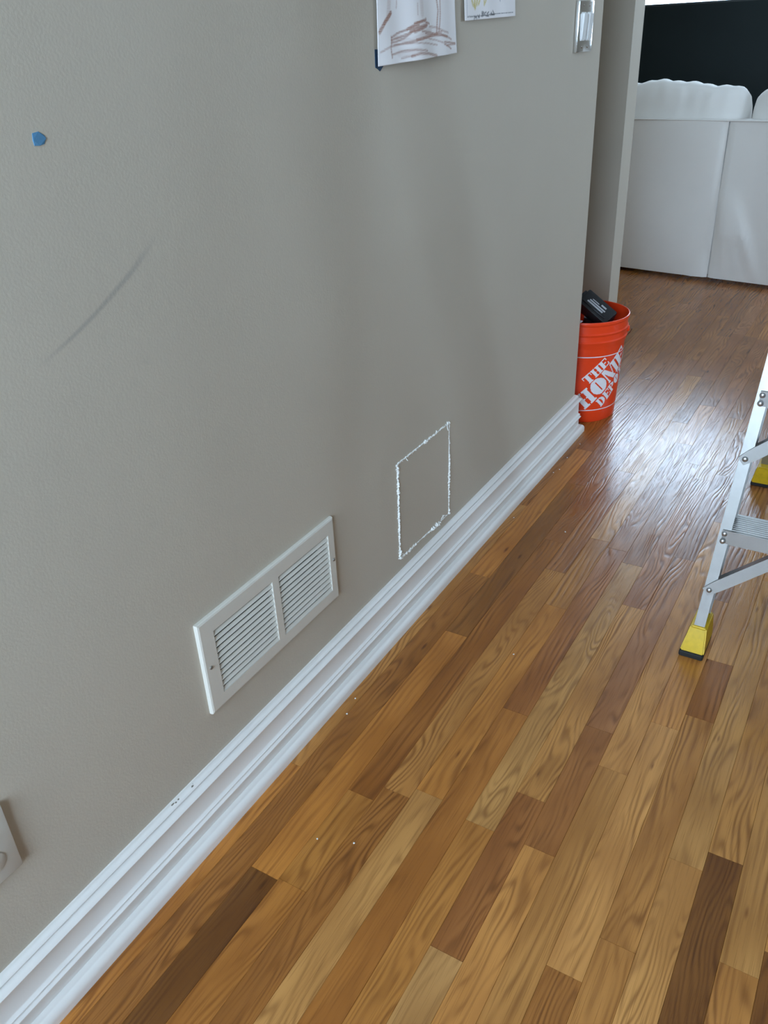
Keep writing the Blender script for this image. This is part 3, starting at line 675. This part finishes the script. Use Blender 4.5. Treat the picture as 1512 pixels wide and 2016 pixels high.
# ------------------------------------------------------------------ black power tool standing in the bucket
def make_tool():
    root = empty('power_tool', (BKT[0]+0.02, BKT[1]-0.01, 0.012)); tag(root, 'black and red power tool with grey lettering sticking out of the bucket', 'power tool')
    # frame of the black pack near the rim: long axis slopes down to the right
    ax = Vector((0.80, -0.12, -0.50)).normalized(); up = Vector((0.36, -0.58, 0.72)); up = (up - ax*up.dot(ax)).normalized(); sd = ax.cross(up)
    c = Vector((0.018, 0.004, 0.374))
    F = Matrix(((ax.x, sd.x, up.x, c.x), (ax.y, sd.y, up.y, c.y), (ax.z, sd.z, up.z, c.z), (0,0,0,1)))
    bm = new_bm(); bm_box(bm, -0.066, 0.066, -0.034, 0.034, -0.026, 0.026); bm_bevel(bm, 0.006, 2); bm.transform(F); p = obj('battery_pack', bm, BLACKP, root, True)
    for k, (a0, a1, b0, b1) in enumerate(((-0.040,0.030,0.004,0.010), (-0.036,0.034,-0.004,0.001), (-0.030,0.0,-0.011,-0.008), (0.008,0.030,-0.016,-0.010))):
        bm = new_bm(); bm_box(bm, a0, a1, b0, b1, 0.026, 0.0266); bm.transform(F); obj('printed_bar', bm, GREYPRINT, p)
    bm = new_bm(); bm_box(bm, -0.074, -0.058, -0.022, 0.022, -0.018, 0.022); bm_bevel(bm, 0.004, 2); bm.transform(F); obj('latch', bm, BLACKP, p, True)
    bm = new_bm(); bm_box(bm, -0.055, 0.050, 0.014, 0.022, 0.025, 0.030); bm_bevel(bm, 0.002, 1); bm.transform(F); obj('rail', bm, BLACKP, p, True)
    # grip and body going down to the bottom of the pail
    bm = new_bm(); bm_tube(bm, [(0.0,0.0,0.345),(-0.012,0.01,0.28),(-0.02,0.02,0.20),(-0.012,0.02,0.13)], 0.021, 12); obj('grip', bm, BLACKP, root, True)
    bm = new_bm(); bm_box(bm, -0.085, 0.055, -0.026, 0.046, 0.0, 0.14); bm_bevel(bm, 0.018, 3); obj('motor_housing', bm, REDP, root, True)
    bm = new_bm(); bm_box(bm, -0.078, -0.018, -0.050, 0.0, 0.30, 0.335); bm_bevel(bm, 0.008, 2); obj('side_guard', bm, REDP, root, True)
make_tool()

# ------------------------------------------------------------------ aluminium stepladder
def make_ladder():
    root = empty('stepladder', (0.905, 1.62, 0)); tag(root, 'aluminium stepladder with yellow boots at the right edge', 'ladder')
    O = Vector((0.905, 1.62, 0))
    HT = 1.70; KY = 0.2; KX = 0.055            # lean per metre of height, inwards taper
    XF = 0.250                                 # half spread of the front feet
    def fr(s, z, dx=0, dy=0): return Vector((s*(XF - KX*z) + dx, KY*z + dy, z))
    def rl(s, z, dx=0, dy=0): return Vector((s*(XF + 0.004 - KX*z) + dx, 0.985 - 0.355*z + dy, z))
    def channel(name, f, s, z0, z1, fw, dp, sign):
        """C-section rail: web outside, flanges front and back"""
        t = 0.0028; w = fw/2
        prof = [(-w,0),(w,0),(w,t),(-w+t,t),(-w+t,dp-t),(w,dp-t),(w,dp),(-w,dp)]
        prof = [(a*(-s), b*sign) for a, b in prof]
        bm = new_bm(); bm_extrude_profile(bm, prof, [(f(s,z0), (1,0,0), (0,1,0)), (f(s,z1), (1,0,0), (0,1,0))]); return obj(name, bm, ALU, root)
    def rivet(p, parent, r=0.0062):
        bm = new_bm(); bm_lathe(bm, [(0.0001,0.0042),(r*0.55,0.0038),(r*0.9,0.0022),(r,0.0)], 16)
        bm.transform(Matrix.Translation(p) @ Matrix.Rotation(R(90), 4, 'X')); obj('rivet', bm, RIVET, parent, True)
    def boot(f, s, sign):
        p = f(s, 0); q = f(s, 0.072)
        bm = new_bm(); rings = []
        for z, wx, y0, y1 in ((0.012,0.026,-0.016,0.078),(0.018,0.026,-0.016,0.078),(0.066,0.0185,-0.008,0.070),(0.072,0.0175,-0.007,0.069)):
            c = f(s, z); ya, yb = sorted((y0*sign, y1*sign))
            rings.append([bm.verts.new((c.x+a, c.y+b, z)) for a, b in ((-wx,ya),(wx,ya),(wx,yb),(-wx,yb))])
        for A, B in zip(rings, rings[1:]):
            for k in range(4): bm.faces.new((A[k], A[(k+1)%4], B[(k+1)%4], B[k]))
        bm.faces.new(list(reversed(rings[0]))); bm.faces.new(rings[-1])
        bmesh.ops.bevel(bm, geom=bm.edges[:], offset=0.003, segments=2, affect='EDGES', clamp_overlap=True)
        b = obj('boot', bm, YELLOW, root, True)
        bm = new_bm(); ya, yb = sorted((-0.018*sign, 0.080*sign)); bm_box(bm, p.x-0.0265, p.x+0.0265, p.y+ya, p.y+yb, 0.0, 0.014); bm_bevel(bm, 0.003, 1); obj('rubber_sole', bm, RUBBER, b)
    steps = [0.288, 0.587, 0.886, 1.185, 1.484]
    for s in (-1, 1):
        rail = channel('front_rail', fr, s, 0.03, HT, 0.023, 0.062, 1)
        boot(fr, s, 1)
        back = channel('rear_rail', rl, s, 0.03, HT, 0.026, 0.040, -1)
        boot(rl, s, -1)
        for zc in steps:
            for dz in (0.0085, -0.0085): rivet(fr(s, zc+dz, -s*-0.0, -0.0042), rail)
            # diagonal step brace in front, flattened end riveted to the rail
            a = fr(s, zc-0.125, 0, -0.0015); xs = -s*0.118; b = fr(s, zc-0.026); b = Vector((b.x + xs, b.y + 0.004, zc-0.026))
            d = (b-a).normalized(); n = Vector((-d.z, 0, d.x))
            bm = new_bm(); w = 0.0135
            prof = [(-w,-0.002),(w,-0.002),(w,0.018),(w-0.002,0.018),(w-0.002,0.0),(-w+0.002,0.0),(-w+0.002,0.018),(-w,0.018)]
            flat = [(x_, min(y_, 0.0) if y_ < 0.001 else 0.0012) for x_, y_ in prof]
            path = [(a - d*0.010, flat, 0.75), (a + d*0.012, flat, 0.95), (a + d*0.030, prof, 1.0), (b - d*0.012, prof, 1.0), (b + d*0.004, flat, 0.9)]
            rings = [[bm.verts.new(o + n*(x_*k) + Vector((0, y_, 0))) for x_, y_ in pr] for o, pr, k in path]
            for A, B in zip(rings, rings[1:]):
                for k in range(8): bm.faces.new((A[k], A[(k+1)%8], B[(k+1)%8], B[k]))
            bm.faces.new(list(reversed(rings[0]))); bm.faces.new(rings[-1])
            br = obj('step_brace', bm, ALU, root, True)
            rivet(a + Vector((0,-0.002,0)) + d*0.0, br)
    for zc in steps:
        L = XF - KX*zc - 0.002; y = KY*zc
        bm = new_bm()    # tread: front lip, flat top with ribs, rear lip
        prof = [(-0.003,-0.0165),(-0.003,0.0165)]
        for k in range(9): prof += [(0.004+k*0.0085,0.0165),(0.005+k*0.0085,0.0178),(0.0085+k*0.0085,0.0178),(0.0095+k*0.0085,0.0165)]
        prof += [(0.082,0.0165),(0.082,-0.012),(0.0795,-0.012),(0.0795,0.0138),(-0.0008,0.0138),(-0.0008,-0.0165)]
        bm_extrude_profile(bm, prof, [((-L-0.006,y,zc),(0,1,0),(0,0,1)), ((L+0.006,y,zc),(0,1,0),(0,0,1))])
        obj('step', bm, ALU, root)
    for zc in (0.40, 0.95, 1.45):
        a, b = rl(-1, zc), rl(1, zc); bm = new_bm(); bm_box(bm, a.x+0.01, b.x-0.01, a.y-0.012, a.y-0.004, zc-0.016, zc+0.016); bm_bevel(bm, 0.002, 1); obj('rear_crossbar', bm, ALU, root)
    bm = new_bm(); bm_box(bm, -0.185, 0.185, KY*HT-0.02, 0.985-0.355*HT+0.03, HT-0.01, HT+0.035); bm_bevel(bm, 0.01, 2); obj('top_cap', bm, YELLOW, root, True)
make_ladder()

# ------------------------------------------------------------------ white sofa seen from behind
def make_sofa():
    root = empty('sofa', (-0.02, 4.915, 0), R(-9.0)); tag(root, 'white slipcovered sofa seen from behind in the far room', 'sofa')
    W, H = 0.98, 0.815
    rs = random.Random(3)
    def back_panel(x0, x1, sgn):
        nx, nz = 46, 40; bm = new_bm(); g = []
        for i in range(nx+1):
            c = []
            for j in range(nz+1):
                u, v = i/nx, j/nz; x = x0 + (x1-x0)*u; z = 0.022 + (H-0.022)*v
                y = -0.010*math.sin(math.pi*u)**0.6*math.sin(math.pi*min(1,max(0,v)))**0.5
                # soft cloth waves and the pulled folds near the foot of the centre seam
                y += 0.004*math.sin(u*7+v*3+sgn)*math.sin(v*4+1)
                dx = abs(x)
                if sgn > 0:
                    for k, (m, ph) in enumerate(((0.55,0.10),(0.85,0.20),(1.25,0.33))):
                        t = dx - (0.02 + m*0.22*max(0.0, 0.55 - v)*1.2 + 0.03*k)
                        y += -0.020*math.exp(-(t/0.030)**2)*max(0, 1-abs(v-0.30)/0.32)
                else:
                    t = dx - 0.35*max(0, 0.18-v) - 0.02
                    y += -0.008*math.exp(-(t/0.02)**2)*max(0, 1-v/0.2)
                # tuck into the seams
                e = min(u, 1-u)*(x1-x0); y += 0.012*math.exp(-(e/0.006)**2)
                zb = z
                c.append(bm.verts.new((x, y, zb)))
            g.append(c)
        for i in range(nx):
            for j in range(nz): bm.faces.new((g[i][j], g[i+1][j], g[i+1][j+1], g[i][j+1]))
        top = [bm.verts.new((g[i][nz].co.x, 0.10, H+0.004)) for i in range(nx+1)]
        for i in range(nx): bm.faces.new((g[i][nz], g[i+1][nz], top[i+1], top[i]))
        obj('back_panel', bm, SOFA, root, True)
    back_panel(-W, -0.001, -1); back_panel(0.001, W, 1)
    bm = new_bm(); bm_box(bm, -W, W, 0.03, 0.20, 0.03, H-0.01); bm_bevel(bm, 0.02, 2); obj('back_frame', bm, SOFA, root, True)
    bm = new_bm(); bm_tube(bm, [(-W+2*W*i/30, -0.002, H+0.002) for i in range(31)], 0.0045, 8); obj('piping', bm, SOFA, root, True)
    bm = new_bm(); bm_box(bm, -W, W, 0.20, 0.95, 0.06, 0.30); bm_bevel(bm, 0.02, 2); obj('seat_base', bm, SOFA, root, True)
    for x0, x1 in ((-0.78,-0.005), (0.005,0.78)):
        bm = new_bm(); bm_box(bm, x0, x1, 0.24, 0.94, 0.302, 0.46); bm_bevel(bm, 0.05, 3); obj('seat_cushion', bm, SOFA, root, True)
    for s in (-1, 1):
        bm = new_bm(); a, b = sorted((s*0.79, s*W)); bm_box(bm, a, b, 0.15, 0.96, 0.05, 0.60); bm_bevel(bm, 0.04, 3); obj('armrest', bm, SOFA, root, True)
        for yy in (0.08, 0.88):
            bm = new_bm(); bm_box(bm, s*0.9-0.03, s*0.9+0.03, yy-0.03, yy+0.03, 0, 0.062); bm_bevel(bm, 0.004, 1); obj('foot', bm, BLACKP, root)
    # loose back cushions standing above the back, puckered along the top seam
    for x0, x1 in ((-0.93, 0.052), (0.068, 0.95)):
        nx, nt = 60, 28; bm = new_bm(); g = []; cx = (x0+x1)/2; hw = (x1-x0)/2; ph = rs.uniform(0, 6)
        for i in range(nx+1):
            u = -1 + 2*i/nx; c = []
            e = (1-abs(u)**7)**0.5 if abs(u) < 1 else 0.0
            for j in range(nt):
                a = 2*math.pi*j/nt; ca, sa = math.cos(a), math.sin(a)
                pu = 0.010*math.sin(u*26+ph)*math.sin(u*11+1)*max(0, sa)**2
                y = 0.155 + (0.105*(0.25+0.75*e))*math.copysign(abs(ca)**0.75, ca) + pu
                z = 0.715 + (0.27*(0.62+0.38*e) + 0.012*math.sin(u*5+ph) + pu*0.6)*math.copysign(abs(sa)**0.6, sa)
                c.append(bm.verts.new((cx + hw*u, y, z)))
            g.append(c)
        for i in range(nx):
            for j in range(nt): bm.faces.new((g[i][j], g[i][(j+1)%nt], g[i+1][(j+1)%nt], g[i+1][j]))
        bm.faces.new(g[0]); bm.faces.new(list(reversed(g[-1])))
        obj('back_cushion', bm, SOFA, root, True)
make_sofa()

# ------------------------------------------------------------------ large dark screen before the far window
def make_tv():
    root = empty('television', (-0.66, 6.25, 0), R(-1.0)); tag(root, 'large dark flat screen standing between sofa and bright window', 'television')
    w, z0, z1 = 0.63, 0.66, 1.372
    bm = new_bm(); bm_box(bm, -w, w, -0.02, 0.03, z0, z1); bm_bevel(bm, 0.008, 2); c = obj('casing', bm, TVCASE, root, True)
    bm = new_bm(); bm_box(bm, -w+0.012, w-0.012, -0.0215, -0.019, z0+0.02, z1-0.012); obj('screen', bm, SCREEN, root)
    bm = new_bm(); bm_box(bm, -0.05, 0.05, 0.03, 0.07, 0.03, 1.1); bm_bevel(bm, 0.005, 1); obj('stand_post', bm, TVCASE, root)
    bm = new_bm(); bm_box(bm, -0.35, 0.35, -0.16, 0.20, 0.0, 0.03); bm_bevel(bm, 0.008, 2); obj('stand_base', bm, TVCASE, root, True)
make_tv()

# ------------------------------------------------------------------ plaster crumbs on the floor
rc = random.Random(9)
CRUMBS = ((0.25,0.813,'white plaster crumb on the floor, right one of the foreground pair'),
 (0.058,2.588,'tiny plaster crumb on the floor just before the orange bucket'),
 (0.055,2.467,'tiny plaster crumb by the shoe moulding, second from the bucket'),
 (0.062,2.375,'tiny plaster crumb by the shoe moulding, third from the bucket'),
 (0.052,2.345,'tiny plaster crumb by the shoe moulding, fourth from the bucket'),
 (0.052,2.016,'tiny plaster crumb by the shoe moulding, fifth from the bucket'),
 (0.215,2.005,'lone plaster crumb at the lower left edge of the bright floor reflection'),
 (0.297,1.432,'lone plaster crumb mid-floor between wall patch and yellow ladder boot'),
 (0.060,1.085,'plaster crumb by the shoe moulding under the vent, nearer of two'),
 (0.186,0.789,'white plaster crumb on the floor, left one of the foreground pair'),
 (0.050,1.134,'plaster crumb by the shoe moulding under the vent, farther of two'))
for x, y, lab in CRUMBS:
    bm = new_bm(); r = rc.uniform(0.0016, 0.0027)
    bmesh.ops.create_icosphere(bm, subdivisions=1, radius=r)
    for v in bm.verts: v.co *= rc.uniform(0.75, 1.2); v.co.z = v.co.z*0.6 + r*0.45
    zmin = min(v.co.z for v in bm.verts)
    for v in bm.verts: v.co.z -= zmin
    o = obj('plaster_crumb', bm, GYP, loc=(x, y, 0.0)); tag(o, lab, 'crumb', 'plaster crumbs on the floor')
